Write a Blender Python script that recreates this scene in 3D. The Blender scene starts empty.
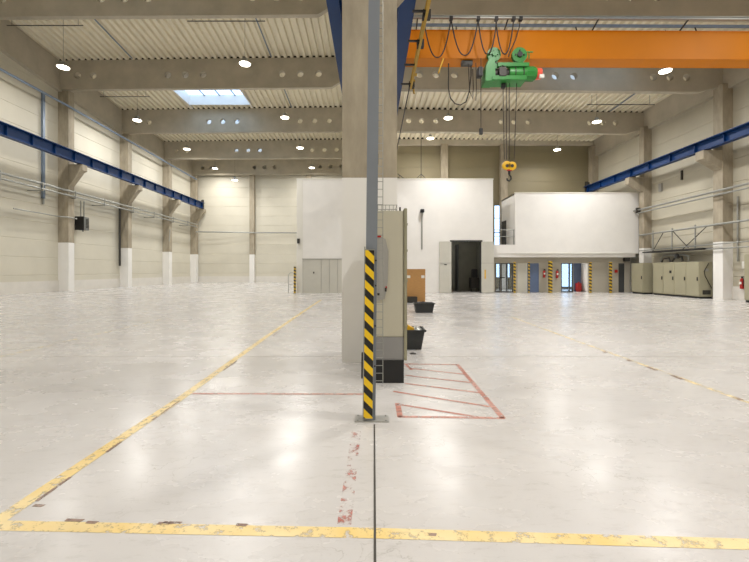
import bpy, bmesh, math, random
from mathutils import Vector, Matrix
random.seed(7)
sc = bpy.context.scene
COL = sc.collection
PI = math.pi

# ------------------------------------------------------------------ materials
def srgb(r, g, b):
    f = lambda c: (c/255/12.92) if c/255 <= .04045 else ((c/255+.055)/1.055)**2.4
    return (f(r), f(g), f(b), 1)

def mat(name, rgb, rough=.6, metal=0, var=.0, scale=3.0, var_stretch=(1, 1, 1), spec=.5, bump=0, bscale=40):
    m = bpy.data.materials.new(name); m.use_nodes = True
    nt = m.node_tree; b = nt.nodes['Principled BSDF']
    c = srgb(*rgb)
    b.inputs['Base Color'].default_value = c
    b.inputs['Roughness'].default_value = rough
    b.inputs['Metallic'].default_value = metal
    b.inputs['Specular IOR Level'].default_value = spec
    if var > 0 or bump > 0:
        tc = nt.nodes.new('ShaderNodeTexCoord'); mp = nt.nodes.new('ShaderNodeMapping')
        mp.inputs['Scale'].default_value = var_stretch
        nt.links.new(tc.outputs['Object'], mp.inputs['Vector'])
    if var > 0:
        n = nt.nodes.new('ShaderNodeTexNoise'); n.inputs['Scale'].default_value = scale
        n.inputs['Detail'].default_value = 6; n.inputs['Roughness'].default_value = .6
        nt.links.new(mp.outputs['Vector'], n.inputs['Vector'])
        r = nt.nodes.new('ShaderNodeValToRGB')
        r.color_ramp.elements[0].position = .3; r.color_ramp.elements[1].position = .7
        r.color_ramp.elements[0].color = tuple(x*(1-var) for x in c[:3])+(1,)
        r.color_ramp.elements[1].color = tuple(min(1, x*(1+var)) for x in c[:3])+(1,)
        nt.links.new(n.outputs['Fac'], r.inputs['Fac'])
        nt.links.new(r.outputs['Color'], b.inputs['Base Color'])
    if bump > 0:
        n2 = nt.nodes.new('ShaderNodeTexNoise'); n2.inputs['Scale'].default_value = bscale
        n2.inputs['Detail'].default_value = 4
        nt.links.new(mp.outputs['Vector'], n2.inputs['Vector'])
        bp = nt.nodes.new('ShaderNodeBump'); bp.inputs['Strength'].default_value = bump; bp.inputs['Distance'].default_value = .01
        nt.links.new(n2.outputs['Fac'], bp.inputs['Height']); nt.links.new(bp.outputs['Normal'], b.inputs['Normal'])
    return m

def emit(name, rgb, strength):
    m = bpy.data.materials.new(name); m.use_nodes = True
    b = m.node_tree.nodes['Principled BSDF']
    b.inputs['Base Color'].default_value = srgb(*rgb)
    b.inputs['Emission Color'].default_value = srgb(*rgb)
    b.inputs['Emission Strength'].default_value = strength
    return m

def glass_mat(name, tint, gloss=.08):
    m = bpy.data.materials.new(name); m.use_nodes = True
    nt = m.node_tree; nt.nodes.remove(nt.nodes['Principled BSDF'])
    out = nt.nodes['Material Output']
    t = nt.nodes.new('ShaderNodeBsdfTransparent'); t.inputs['Color'].default_value = srgb(*tint)
    g = nt.nodes.new('ShaderNodeBsdfGlossy'); g.inputs['Roughness'].default_value = .05
    mx = nt.nodes.new('ShaderNodeMixShader')
    mx.inputs['Fac'].default_value = gloss; nt.links.new(t.outputs['BSDF'], mx.inputs[1]); nt.links.new(g.outputs['BSDF'], mx.inputs[2])
    nt.links.new(mx.outputs['Shader'], out.inputs['Surface'])
    return m

def paint_mat(name, rgb, wear, scale=9, wear2=None, stretch=(1, 1, 1)):
    """Worn floor paint: rubbed away where the noise is below the wear level."""
    m = bpy.data.materials.new(name); m.use_nodes = True
    nt = m.node_tree; b = nt.nodes['Principled BSDF']; out = nt.nodes['Material Output']
    b.inputs['Roughness'].default_value = .45
    tc = nt.nodes.new('ShaderNodeTexCoord'); mp = nt.nodes.new('ShaderNodeMapping'); mp.inputs['Scale'].default_value = stretch
    nt.links.new(tc.outputs['Object'], mp.inputs['Vector'])
    n = nt.nodes.new('ShaderNodeTexNoise'); n.inputs['Scale'].default_value = scale; n.inputs['Detail'].default_value = 8; n.inputs['Roughness'].default_value = .7
    nt.links.new(mp.outputs['Vector'], n.inputs['Vector'])
    r = nt.nodes.new('ShaderNodeValToRGB')
    r.color_ramp.elements[0].position = wear-.06; r.color_ramp.elements[1].position = wear+.06
    r.color_ramp.elements[0].color = (0, 0, 0, 1)
    nt.links.new(n.outputs['Fac'], r.inputs['Fac'])
    n3 = nt.nodes.new('ShaderNodeTexNoise'); n3.inputs['Scale'].default_value = 2.5; n3.inputs['Detail'].default_value = 5
    nt.links.new(tc.outputs['Object'], n3.inputs['Vector'])
    r3 = nt.nodes.new('ShaderNodeValToRGB'); c = srgb(*rgb)
    r3.color_ramp.elements[0].position = .3; r3.color_ramp.elements[1].position = .7
    r3.color_ramp.elements[0].color = tuple(x*.85 for x in c[:3])+(1,)
    pale = srgb(*[int(v*.6+215*.4) for v in rgb]); r3.color_ramp.elements[1].color = pale
    nt.links.new(n3.outputs['Fac'], r3.inputs['Fac']); nt.links.new(r3.outputs['Color'], b.inputs['Base Color'])
    t = nt.nodes.new('ShaderNodeBsdfTransparent'); mx = nt.nodes.new('ShaderNodeMixShader')
    nt.links.new(r.outputs['Color'], mx.inputs['Fac']); nt.links.new(t.outputs['BSDF'], mx.inputs[1]); nt.links.new(b.outputs['BSDF'], mx.inputs[2])
    nt.links.new(mx.outputs['Shader'], out.inputs['Surface'])
    return m

def floor_mat():
    m = bpy.data.materials.new('polished_concrete'); m.use_nodes = True
    nt = m.node_tree; N = nt.nodes.new; L = nt.links.new; b = nt.nodes['Principled BSDF']
    tc = N('ShaderNodeTexCoord')
    def noise(scale, stretch=(1, 1, 1), rot=0, detail=6, rough=.6):
        mp = N('ShaderNodeMapping'); mp.inputs['Scale'].default_value = stretch; mp.inputs['Rotation'].default_value = (0, 0, rot)
        L(tc.outputs['Object'], mp.inputs['Vector'])
        n = N('ShaderNodeTexNoise'); n.inputs['Scale'].default_value = scale; n.inputs['Detail'].default_value = detail; n.inputs['Roughness'].default_value = rough
        L(mp.outputs['Vector'], n.inputs['Vector']); return n.outputs['Fac']
    def ramp(f, p0, c0, p1, c1):
        r = N('ShaderNodeValToRGB'); r.color_ramp.elements[0].position = p0; r.color_ramp.elements[0].color = c0
        r.color_ramp.elements[1].position = p1; r.color_ramp.elements[1].color = c1; L(f, r.inputs['Fac']); return r.outputs['Color']
    def mul(a, bb, f=1):
        x = N('ShaderNodeMix'); x.data_type = 'RGBA'; x.blend_type = 'MULTIPLY'; x.inputs[0].default_value = f
        L(a, x.inputs[6]); L(bb, x.inputs[7]); return x.outputs[2]
    g = lambda v: (v, v, v, 1)
    base = ramp(noise(.35), .3, srgb(193, 190, 187), .7, srgb(204, 201, 198))
    c = mul(base, ramp(noise(1.1, (1, 1.8, 1), .3, 4, .5), .25, (.90, .89, .88, 1), .75, g(1)))
    c = mul(c, ramp(noise(5, (1, 3, 1), -.35, 10, .75), .27, (.6, .56, .52, 1), .47, g(1)), .5)
    c = mul(c, ramp(noise(7, (4, 1, 1), .9, 10, .8), .27, (.68, .64, .6, 1), .36, g(1)), .6)
    c = mul(c, ramp(noise(40, (1, 1, 1), 0, 4, .8), .26, (.55, .52, .48, 1), .38, g(1)), .7)
    # hairline cracks, only in patches
    v = N('ShaderNodeTexVoronoi'); v.feature = 'DISTANCE_TO_EDGE'; v.inputs['Scale'].default_value = 2.2
    nz = N('ShaderNodeTexNoise'); nz.inputs['Scale'].default_value = 3; nz.inputs['Detail'].default_value = 6
    L(tc.outputs['Object'], nz.inputs['Vector'])
    ad = N('ShaderNodeMix'); ad.data_type = 'RGBA'; ad.blend_type = 'ADD'; ad.inputs[0].default_value = .9
    L(tc.outputs['Object'], ad.inputs[6]); L(nz.outputs['Color'], ad.inputs[7]); L(ad.outputs[2], v.inputs['Vector'])
    crack = ramp(v.outputs['Distance'], .004, (.72, .70, .67, 1), .010, g(1))
    patch = ramp(noise(.8), .50, g(0), .60, g(1))
    x = N('ShaderNodeMix'); x.data_type = 'RGBA'; x.blend_type = 'MULTIPLY'; L(patch, x.inputs[0]); L(c, x.inputs[6]); L(crack, x.inputs[7])
    L(x.outputs[2], b.inputs['Base Color'])
    rr = ramp(noise(1.1, (1, 1.4, 1), .2, 5, .6), .3, g(.21), .75, g(.33)); L(rr, b.inputs['Roughness'])
    b.inputs['Specular IOR Level'].default_value = .5
    bp = N('ShaderNodeBump'); bp.inputs['Strength'].default_value = .025; bp.inputs['Distance'].default_value = .01
    L(noise(14, (1, 1, 1), 0, 6, .65), bp.inputs['Height']); L(bp.outputs['Normal'], b.inputs['Normal'])
    return m

def stripe_mat(name, c1, c2, scale, ang, axis_plane='xz'):
    """Diagonal hazard stripes in object space."""
    m = bpy.data.materials.new(name); m.use_nodes = True
    nt = m.node_tree; N = nt.nodes.new; L = nt.links.new; b = nt.nodes['Principled BSDF']
    b.inputs['Roughness'].default_value = .4
    tc = N('ShaderNodeTexCoord'); sx = N('ShaderNodeSeparateXYZ'); L(tc.outputs['Object'], sx.inputs[0])
    def math_(op, a, v):
        n = N('ShaderNodeMath'); n.operation = op
        L(a, n.inputs[0])
        if isinstance(v, float) or isinstance(v, int): n.inputs[1].default_value = v
        else: L(v, n.inputs[1])
        return n.outputs[0]
    s = math_('ADD', math_('MULTIPLY', sx.outputs['X'], math.tan(ang)), sx.outputs['Z'])
    s = math_('MULTIPLY', s, scale); s = math_('FRACT', s, 0.); s = math_('GREATER_THAN', s, .5)
    mx = N('ShaderNodeMix'); mx.data_type = 'RGBA'; L(s, mx.inputs[0]); mx.inputs[6].default_value = srgb(*c1); mx.inputs[7].default_value = srgb(*c2)
    L(mx.outputs[2], b.inputs['Base Color'])
    return m

M = dict(
    floor=floor_mat(),
    concrete=mat('concrete', (160, 150, 131), .8, var=.22, scale=1.6, var_stretch=(2, 2, .6), bump=.3, bscale=18),
    beam=mat('beam_concrete', (178, 170, 153), .8, var=.12, scale=.9, bump=.2, bscale=12),
    white=mat('white_paint', (232, 230, 226), .55, var=.03, scale=1.2),
    panel=mat('wall_panel', (205, 200, 184), .6, var=.05, scale=.5),
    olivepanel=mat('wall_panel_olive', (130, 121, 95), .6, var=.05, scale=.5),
    panelr=mat('wall_panel_right', (184, 178, 160), .6, var=.05, scale=.5),
    plinth=mat('plinth', (216, 212, 204), .7, var=.05, scale=2),
    deck=mat('roof_deck', (228, 220, 198), .5, var=.03, scale=1),
    blue=mat('blue_paint', (10, 50, 100), .4, spec=.3, var=.06, scale=2),
    rail=mat('rail_steel', (150, 150, 148), .35, .8),
    orange=mat('orange_paint', (206, 122, 0), .5, spec=.25, var=.04, scale=1),
    green=mat('green_paint', (40, 130, 48), .4, var=.1, scale=6),
    red=mat('red_paint', (172, 34, 30), .35),
    redcap=mat('red_plastic', (235, 92, 70), .4),
    yellow=mat('yellow_paint', (222, 174, 30), .4, var=.08, scale=4),
    olive=mat('yellow_worn', (170, 136, 44), .5, var=.1, scale=8),
    greybox=mat('box_grey', (112, 114, 112), .5),
    black=mat('black_rubber', (26, 26, 27), .5),
    blackp=mat('black_plastic', (42, 44, 44), .5, var=.15, scale=14),
    dark=mat('dark_steel', (60, 58, 54), .5, .3),
    cable=mat('cable', (44, 38, 34), .6),
    galv=mat('galvanised', (156, 157, 152), .42, .55, var=.06, scale=8),
    conduit=mat('conduit_bluegrey', (118, 132, 150), .45, .2),
    grey=mat('grey_paint', (124, 130, 138), .45, var=.05, scale=3),
    greyd=mat('grey_door', (196, 194, 184), .5, var=.03, scale=2),
    beige=mat('cabinet_beige', (160, 155, 131), .45, var=.03, scale=2),
    cabbeige=mat('control_beige', (188, 183, 164), .45, var=.03, scale=2),
    cabgrey=mat('control_grey', (140, 139, 137), .5, var=.03, scale=3),
    office=mat('office_front', (170, 164, 150), .6, var=.05, scale=.8),
    beiged=mat('cabinet_edge', (150, 146, 122), .45),
    band=mat('cabinet_grey', (158, 156, 150), .5, var=.03, scale=3),
    wood=mat('brown_board', (186, 140, 84), .6, var=.1, scale=5, var_stretch=(1, 1, 6)),
    bluegrey=mat('blue_door', (92, 108, 138), .5, var=.05, scale=3),
    frame=mat('dark_frame', (74, 76, 76), .45, .3),
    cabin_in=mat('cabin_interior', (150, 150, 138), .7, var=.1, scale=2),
    label=mat('label_white', (226, 224, 216), .6),
    gap=mat('closure_foam', (46, 42, 36), .9),
    jointf=mat('joint_faint', (168, 163, 156), .7, var=.1, scale=9),
    joint=mat('joint_filler', (66, 62, 56), .8, var=.2, scale=9),
    hazard=stripe_mat('hazard_stripes', (240, 198, 20), (22, 22, 22), 6.3, math.radians(44)),
    hazsmall=stripe_mat('hazard_post_stripes', (206, 172, 50), (44, 40, 34), 4.5, math.radians(20)),
    glass=glass_mat('clear_glass', (236, 242, 246)),
    lens=emit('lamp_lens', (255, 246, 228), 9),
    fill_lens=emit('added_fill_lens', (255, 240, 215), .6),  # weak glow for the added fill light in the cabin
    yline=paint_mat('yellow_line_paint', (236, 204, 124), .42, 13),
    ylinef=paint_mat('yellow_line_faded', (238, 214, 150), .50, 6),
    ylineg=paint_mat('yellow_line_ghost', (232, 214, 168), .56, 5),
    rline=paint_mat('red_line_paint', (184, 112, 92), .43, 14),
    rlinef=paint_mat('red_line_faded', (186, 100, 84), .50, 7),
    rpatch=paint_mat('red_line_remnant', (180, 92, 76), .57, 11),
    brownp=paint_mat('dark_tape_remnant', (120, 84, 62), .46, 12),
)

# ------------------------------------------------------------------ mesh builder
class MB:
    def __init__(s): s.bm = bmesh.new()
    def box(s, x0, x1, y0, y1, z0, z1, rot=None, at=None):
        r = bmesh.ops.create_cube(s.bm, size=1)
        mt = Matrix.Translation(((x0+x1)/2, (y0+y1)/2, (z0+z1)/2)) @ Matrix.Diagonal((abs(x1-x0), abs(y1-y0), abs(z1-z0), 1))
        if rot is not None: mt = Matrix.Translation(at) @ rot @ Matrix.Translation(-Vector(at)) @ mt
        bmesh.ops.transform(s.bm, matrix=mt, verts=r['verts']); return s
    def cyl(s, p, q, r, seg=12, r2=None):
        p, q = Vector(p), Vector(q); d = q-p
        k = bmesh.ops.create_cone(s.bm, cap_ends=True, segments=seg, radius1=r, radius2=r if r2 is None else r2, depth=d.length)
        mt = Matrix.Translation((p+q)/2) @ d.to_track_quat('Z', 'Y').to_matrix().to_4x4()
        bmesh.ops.transform(s.bm, matrix=mt, verts=k['verts']); return s
    def bar(s, p, q, w, h):
        p, q = Vector(p), Vector(q); d = q-p
        k = bmesh.ops.create_cube(s.bm, size=1)
        mt = Matrix.Translation((p+q)/2) @ d.to_track_quat('Z', 'Y').to_matrix().to_4x4() @ Matrix.Diagonal((w, h, d.length, 1))
        bmesh.ops.transform(s.bm, matrix=mt, verts=k['verts']); return s
    def tube(s, pts, r, seg=6):
        pts = [Vector(p) for p in pts]; rings = []
        for i, p in enumerate(pts):
            d = (pts[min(i+1, len(pts)-1)]-pts[max(i-1, 0)]).normalized()
            up = Vector((0, 1, 0)) if abs(d.y) < .9 else Vector((1, 0, 0))
            a = d.cross(up).normalized(); b = d.cross(a)
            rings.append([s.bm.verts.new(p+r*(math.cos(t*2*PI/seg)*a+math.sin(t*2*PI/seg)*b)) for t in range(seg)])
        for A, B in zip(rings, rings[1:]):
            for t in range(seg): s.bm.faces.new((A[t], A[(t+1) % seg], B[(t+1) % seg], B[t]))
        s.bm.faces.new(rings[0][::-1]); s.bm.faces.new(rings[-1]); return s
    def prism(s, poly, axis, a0, a1):
        """Extrude a 2D polygon: axis 'y' -> poly is (x,z); 'x' -> (y,z); 'z' -> (x,y)."""
        def P(u, v, a): return (u, a, v) if axis == 'y' else (a, u, v) if axis == 'x' else (u, v, a)
        A = [s.bm.verts.new(P(u, v, a0)) for u, v in poly]; B = [s.bm.verts.new(P(u, v, a1)) for u, v in poly]
        n = len(poly)
        s.bm.faces.new(A); s.bm.faces.new(B[::-1])
        for i in range(n): s.bm.faces.new((A[i], B[i], B[(i+1) % n], A[(i+1) % n]))
        return s
    def lathe(s, prof, at, seg=16, axis='z'):
        rings = []
        for r, h in prof:
            ring = []
            for t in range(seg):
                c, sn = r*math.cos(2*PI*t/seg), r*math.sin(2*PI*t/seg)
                v = (c, sn, h) if axis == 'z' else (c, h, sn) if axis == 'y' else (h, c, sn)
                ring.append(s.bm.verts.new(Vector(at)+Vector(v)))
            rings.append(ring)
        for A, B in zip(rings, rings[1:]):
            for t in range(seg): s.bm.faces.new((A[t], A[(t+1) % seg], B[(t+1) % seg], B[t]))
        s.bm.faces.new(rings[0][::-1]); s.bm.faces.new(rings[-1]); return s
    def build(s, name, m, parent=None, bevel=0, smooth=False, loc=None):
        bmesh.ops.recalc_face_normals(s.bm, faces=s.bm.faces)
        if bevel: bmesh.ops.bevel(s.bm, geom=s.bm.edges[:], offset=bevel, segments=2, affect='EDGES', clamp_overlap=True)
        me = bpy.data.meshes.new(name); s.bm.to_mesh(me); s.bm.free()
        me.materials.append(M[m] if isinstance(m, str) else m)
        if smooth:
            for p in me.polygons: p.use_smooth = True
            me.set_sharp_from_angle(angle=math.radians(35))
        o = bpy.data.objects.new(name, me); COL.objects.link(o)
        if parent: o.parent = parent
        if loc: o.location = loc
        return o

def split(b, name, m, parent=None):
    """Every separate piece in the builder becomes an object of its own."""
    bm = b.bm; left = set(bm.verts); out = []
    while left:
        st = [left.pop()]; isl = set(st)
        while st:
            for e in st.pop().link_edges:
                for w in e.verts:
                    if w not in isl: isl.add(w); left.discard(w); st.append(w)
        n = MB(); mp = {v: n.bm.verts.new(v.co) for v in isl}
        for f in {f for v in isl for f in v.link_faces}: n.bm.faces.new([mp[v] for v in f.verts])
        out.append(n.build(name, m, parent))
    bm.free(); return out

def tag(o, label, cat=None, group=None, kind=None):
    o['label'] = label
    if cat: o['category'] = cat
    if group: o['group'] = group
    if kind: o['kind'] = kind
    return o
def thing(name, label, cat, loc=(0, 0, 0), rz=0, group=None):
    o = bpy.data.objects.new(name, None); COL.objects.link(o); o.location = loc; o.rotation_euler = (0, 0, rz)
    o.empty_display_size = .2
    return tag(o, label, cat, group)
def struct(o, label, cat, group=None): return tag(o, label, cat, group, 'structure')
def kids(o): return [c for c in bpy.data.objects if c.parent is o]
def copy_tree(o, parent=None):
    c = o.copy(); COL.objects.link(c)
    if parent: c.parent = parent
    for ch in kids(o): copy_tree(ch, c)
    return c

# ------------------------------------------------------------------ dimensions (metres)
# camera stands at the origin 1.5 m up and looks along +Y, between two halls: left X<0, right X>0
XL, XR = -22.45, 18.32          # wall faces
YF = -10                        # front wall, behind the camera
YBL, YBR = 50.2, 32.9           # back walls
LB = [(21.4, 15.2, 17.35), (28.4, 14.5, 16.68), (35.5, 13.82, 16.02), (42.7, 13.5, 15.52), (49.3, 13.4, 15.4)]   # beam: y, soffit z, top z at the centre
RB = [(14.6, 10.86, 12.42), (20.6, 10.86, 12.42), (26.6, 10.76, 12.26), (32.6, 10.76, 12.26)]

# ------------------------------------------------------------------ floor
o = MB().box(XL-.3, XR+.3, YF-.3, 51, -.3, 0).build('floor', 'floor')
FLOOR = struct(o, 'pale worn concrete floor running across both halls', 'floor')
def line(name, pts, w, m, z=.0015, label=None):
    b = MB()
    for (x0, y0), (x1, y1) in zip(pts, pts[1:]):
        d = Vector((x1-x0, y1-y0)).normalized(); n = Vector((-d.y, d.x))*w/2
        b.bm.faces.new([b.bm.verts.new(p) for p in ((x0+n.x, y0+n.y, z), (x0-n.x, y0-n.y, z), (x1-n.x, y1-n.y, z), (x1+n.x, y1+n.y, z))])
    r = b.build(name, m, FLOOR)
    if label: r['label'] = label
    return r
line('yellow_line', [(-2.75, 2.37), (0, 2.285), (2.75, 2.16)], .092, 'yline', label='yellow painted line across the foreground')
line('yellow_line', [(-2.24, 2.33), (-2.245, 4.7), (-2.39, 9), (-2.55, 17), (-2.6, 20.5)], .105, 'yline', .0022, 'yellow painted line running into the left hall')
line('yellow_line', [(4.26, 3.6), (4.36, 8.8), (4.5, 13)], .075, 'ylinef', label='faded yellow line in the right hall')
line('yellow_line', [(-6.45, 4.5), (-6.46, 13)], .12, 'ylineg', label='ghost of a yellow line in the left hall')
line('red_line', [(-2.19, 4.87), (-.1, 4.85)], .05, 'rline', label='thin red line from the yellow line to the post')
line('red_line', [(-.145, 3.75), (-.165, 2.36)], .085, 'rpatch', label='worn red paint remnants beside the floor joint')
b = MB()
for y0, y1 in ((4.62, 4.75), (5.5, 5.72), (6.0, 6.25), (6.6, 6.72), (7.3, 7.4)): b.prism([(4.24, y0), (4.31, y0), (4.32, y1), (4.26, y1)], 'z', .0004, .0026)
for (x0, y0, x1) in ((-1.84, 2.40, -1.74), (-1.70, 2.378, -1.64), (-1.27, 2.368, -1.2), (-1.24, 2.375, -1.14), (-.80, 2.355, -.74), (-2.16, 2.55, -2.1), (.3, 2.27, .36)): b.prism([(x0, y0-.008), (x1, y0-.014), (x1+.01, y0+.01), (x0, y0+.016)], 'z', .0004, .0026)
for y0, y1 in ((2.6, 2.9), (3.3, 3.5), (4.0, 4.6), (6, 6.6), (9.2, 10), (13, 14.5)): b.prism([(-2.24-.015*(y0-2.4)+.05, y0), (-2.24-.015*(y0-2.4)+.075, y0), (-2.24-.015*(y1-2.4)+.07, y1), (-2.24-.015*(y1-2.4)+.05, y1)], 'z', .0004, .0026)
b.build('tape_remnant', 'brownp', FLOOR)
# red hatched keep-clear box beside the cabinet
RX = [(.295, 4.512), (.28, 4.10), (1.33, 4.062), (1.375, 6.42), (.62, 6.44), (.53, 6.42)]
line('red_line', [(.29, 4.52), (.288, 4.09)], .06, 'rline', label='short red end of the hatched floor box')
line('red_line', [(.27, 4.105), (1.345, 4.062)], .055, 'rline', label='front red line of the hatched floor box')
line('red_line', [(1.33, 4.06), (1.36, 6.4)], .06, 'rline', label='right red line of the hatched floor box')
line('red_line', [(.5, 6.42), (1.36, 6.37)], .05, 'rline', label='rear red line of the hatched floor box')
for p, q in (((.28, 4.49), (1.09, 4.085)), ((.265, 4.96), (1.295, 4.405)), ((.44, 5.31), (1.325, 4.905)), ((.48, 5.72), (1.325, 5.35)), ((.575, 6.14), (1.33, 5.775)), ((.54, 6.4), (.60, 6.02))):
    line('red_line', [p, q], .045, 'rline', .002)
o = MB().prism([(.008, 2.0), (.022, 2.0), (.03, 3.9), (.016, 3.9)], 'z', .0004, .002).build('floor_joint', 'joint', FLOOR)
MB().prism([(-.02, -3), (.008, 2.0), (.022, 2.0), (-.0, -3)], 'z', .0004, .002).build('floor_joint', 'joint', FLOOR)
MB().box(XL+.3, XR-.3, 6.975, 6.985, .0003, .0012).build('floor_joint', 'jointf', FLOOR)

# ------------------------------------------------------------------ walls: horizontal cassette panels with joints
def panel_profile(z0, z1, step, x, sgn, depth):
    """Closed profile (u = across the wall, z): face at x with small V joints."""
    p = [(x-sgn*depth, z0)]
    z = z0; p.append((x, z0))
    while z+step < z1-.1:
        z += step
        p += [(x, z-.025), (x-sgn*.025, z), (x, z+.025)]
    p += [(x, z1), (x-sgn*depth, z1)]
    return p
o = MB().prism(panel_profile(0, 17.8, 1.19, XL, 1, .25), 'y', YF, YBL).build('wall_left', 'panel')
struct(o, 'long beige panelled wall on the left', 'wall')
o = MB().prism(panel_profile(0, 13.2, 1.19, XR, -1, .25), 'y', YF, YBR+.2).build('wall_right', 'panelr')
struct(o, 'beige panelled wall on the right behind the machine cabinets', 'wall')
o = MB().prism(panel_profile(0, 17.8, 1.19, YBL, -1, .25), 'x', XL, .1).build('wall_back', 'panel')
struct(o, 'beige panelled end wall of the left hall', 'wall')
# end wall of the right hall, with openings for the outside windows behind the offices
def wall_open(y0, y1, x0, x1, z0, z1, holes):
    b = MB(); xs = sorted({x0, x1, *[h[0] for h in holes], *[h[1] for h in holes]})
    for xa, xb in zip(xs, xs[1:]):
        hs = sorted([h for h in holes if h[0] <= xa+1e-6 and h[1] >= xb-1e-6], key=lambda h: h[2])
        z = z0
        for h in hs:
            if h[2] > z: b.box(xa, xb, y0, y1, z, h[2])
            z = h[3]
        if z < z1: b.box(xa, xb, y0, y1, z, z1)
    return b
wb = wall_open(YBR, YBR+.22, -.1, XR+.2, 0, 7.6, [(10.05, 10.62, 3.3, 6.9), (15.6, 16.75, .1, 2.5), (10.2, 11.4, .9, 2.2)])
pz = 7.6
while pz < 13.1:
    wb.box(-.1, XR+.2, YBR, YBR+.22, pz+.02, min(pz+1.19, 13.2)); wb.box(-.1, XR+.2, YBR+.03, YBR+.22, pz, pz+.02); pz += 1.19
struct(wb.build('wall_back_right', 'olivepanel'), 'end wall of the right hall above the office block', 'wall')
for i, (xa, xb, za, zb, lab) in enumerate([(10.05, 10.62, 3.3, 6.9, 'tall bright window behind the balcony'), (15.6, 16.75, .1, 2.5, 'bright glazed exit in the end wall behind the open office door'), (10.2, 11.4, .9, 2.2, 'low bright window behind the glass office doors')]):
    b = MB(); f = .05
    b.box(xa, xa+f, YBR+.06, YBR+.14, za, zb).box(xb-f, xb, YBR+.06, YBR+.14, za, zb).box(xa, xb, YBR+.06, YBR+.14, za, za+f).box(xa, xb, YBR+.06, YBR+.14, zb-f, zb)
    if zb-za > 3: b.box(xa, xb, YBR+.06, YBR+.14, za+1.3, za+1.36).box(xa, xb, YBR+.06, YBR+.14, za+2.5, za+2.54)
    w = b.build('window_%d' % (i+1), 'frame'); struct(w, lab, 'window')
    MB().box(xa+f, xb-f, YBR+.09, YBR+.1, za+f, zb-f).build('pane', 'glass', w)
struct(MB().box(XL-.2, XR+.2, YF-.25, YF, 0, 17.8).build('wall_front', 'panel'), 'wall behind the viewpoint', 'wall')
struct(MB().box(-.1, .1, YBR, YBL, 0, 13).box(-.1, .1, 21.2, YBL, 12.3, 17.8).box(-.1, .1, YF, 21.2, 12.3, 18.2).build('wall_centre', 'panel'), 'dividing strip between the roofs of the two halls', 'wall')
# plinths
struct(MB().box(XL, XL+.06, YF, YBL, 0, .78).build('baseboard_left', 'plinth'), 'pale concrete plinth along the left wall', 'plinth')
struct(MB().box(XL, -.1, YBL-.06, YBL, 0, .78).build('baseboard_back', 'plinth'), 'pale concrete plinth along the left end wall', 'plinth')
struct(MB().box(XR-.06, XR, YF, YBR, 0, .7).build('baseboard_right', 'plinth'), 'pale concrete plinth along the right wall', 'plinth')

# ------------------------------------------------------------------ roofs: trapezoidal deck, ribs along Y
def deck(name, xa, xb, ys, zf, pitch, h, hole, label):
    """ys: list of y stations, zf(i, x) -> rib underside height; holes (x0,x1,y0,y1) left open."""
    bm = bmesh.new(); xs = []
    x = xa
    while x < xb-.01:
        for u, dz in ((0, 0), (.42, 0), (.55, h), (.88, h)): xs.append((min(x+u*pitch, xb), dz))
        x += pitch
    xs.append((xb, 0))
    prev = None
    for y in ys:
        row = [bm.verts.new((x, y, zf(y, x)+dz)) for x, dz in xs]
        if prev:
            for k in range(len(row)-1):
                xm = (xs[k][0]+xs[k+1][0])/2; ym = (y+py)/2
                if any(a < xm < b_ and c < ym < d for a, b_, c, d in hole): continue
                bm.faces.new((prev[k], prev[k+1], row[k+1], row[k]))
        prev, py = row, y
    me = bpy.data.meshes.new(name); bm.to_mesh(me); bm.free(); me.materials.append(M['deck'])
    o = bpy.data.objects.new(name, me); COL.objects.link(o)
    return struct(o, label, 'ceiling')
def zl(y, x=0):
    pts = [(a, c) for a, _, c in LB]
    pts = [(YF, 17.35)]+pts+[(YBL, 15.4)]
    for (y0, z0), (y1, z1) in zip(pts, pts[1:]):
        if y0 <= y <= y1: z = z0+(z1-z0)*(y-y0)/(y1-y0); break
    else: z = pts[-1][1]
    return z+x*.0125+.004
def zr(y, x=0): return 12.42-max(0, min(1, (y-20.6)/6))*.16-x*.014+.004
def closure(y0, y1, xs, zf, m, parent):
    b = MB(); bm = b.bm; prev = None
    for x in xs:
        row = [bm.verts.new((x, y, zf((y0+y1)/2, x)+dz)) for y, dz in ((y0, .0), (y1, .0), (y1, .16), (y0, .16))]
        if prev:
            for k in range(4): bm.faces.new((prev[k], prev[(k+1) % 4], row[(k+1) % 4], row[k]))
        else: bm.faces.new(row)
        prev = row
    bm.faces.new(prev[::-1]); return b.build('rib_closure', m, parent)
SKL = [(-15.85, -10.55, 29.9, 34.7), (-15.85, -10.55, 36.6, 39.6), (-15.85, -10.55, 43.6, 46.2), (-15.85, -10.55, 11, 16)]
SKR = [(8.8, 13.4, 18.7, 20.2), (8.8, 13.4, 21.2, 22.9), (8.8, 13.4, 5, 9)]
yl = sorted({YF, YBL, 21.4, 28.4, 35.5, 42.7, 49.3, *[v for s in SKL for v in s[2:]]})
yr = sorted({YF, YBR, 14.6, 20.6, 26.6, *[v for s in SKR for v in s[2:]]})
deck('ceiling_left', XL, -.1, yl, zl, .45, .17, SKL, 'corrugated cream metal roof deck over the left hall')
deck('ceiling_right', .1, XR, yr, zr, .375, .15, SKR, 'corrugated cream metal roof deck over the right hall')
for y, _, _ in LB: closure(y+.05, y+.25, (XL, -.1), zl, 'gap', bpy.data.objects['ceiling_left'])
for y, _, _ in RB[:3]: closure(y+.05, y+.25, (.1, XR), zr, 'gap', bpy.data.objects['ceiling_right'])
closure(YBR-.25, YBR-.05, (.1, XR), zr, 'gap', bpy.data.objects['ceiling_right'])
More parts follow.
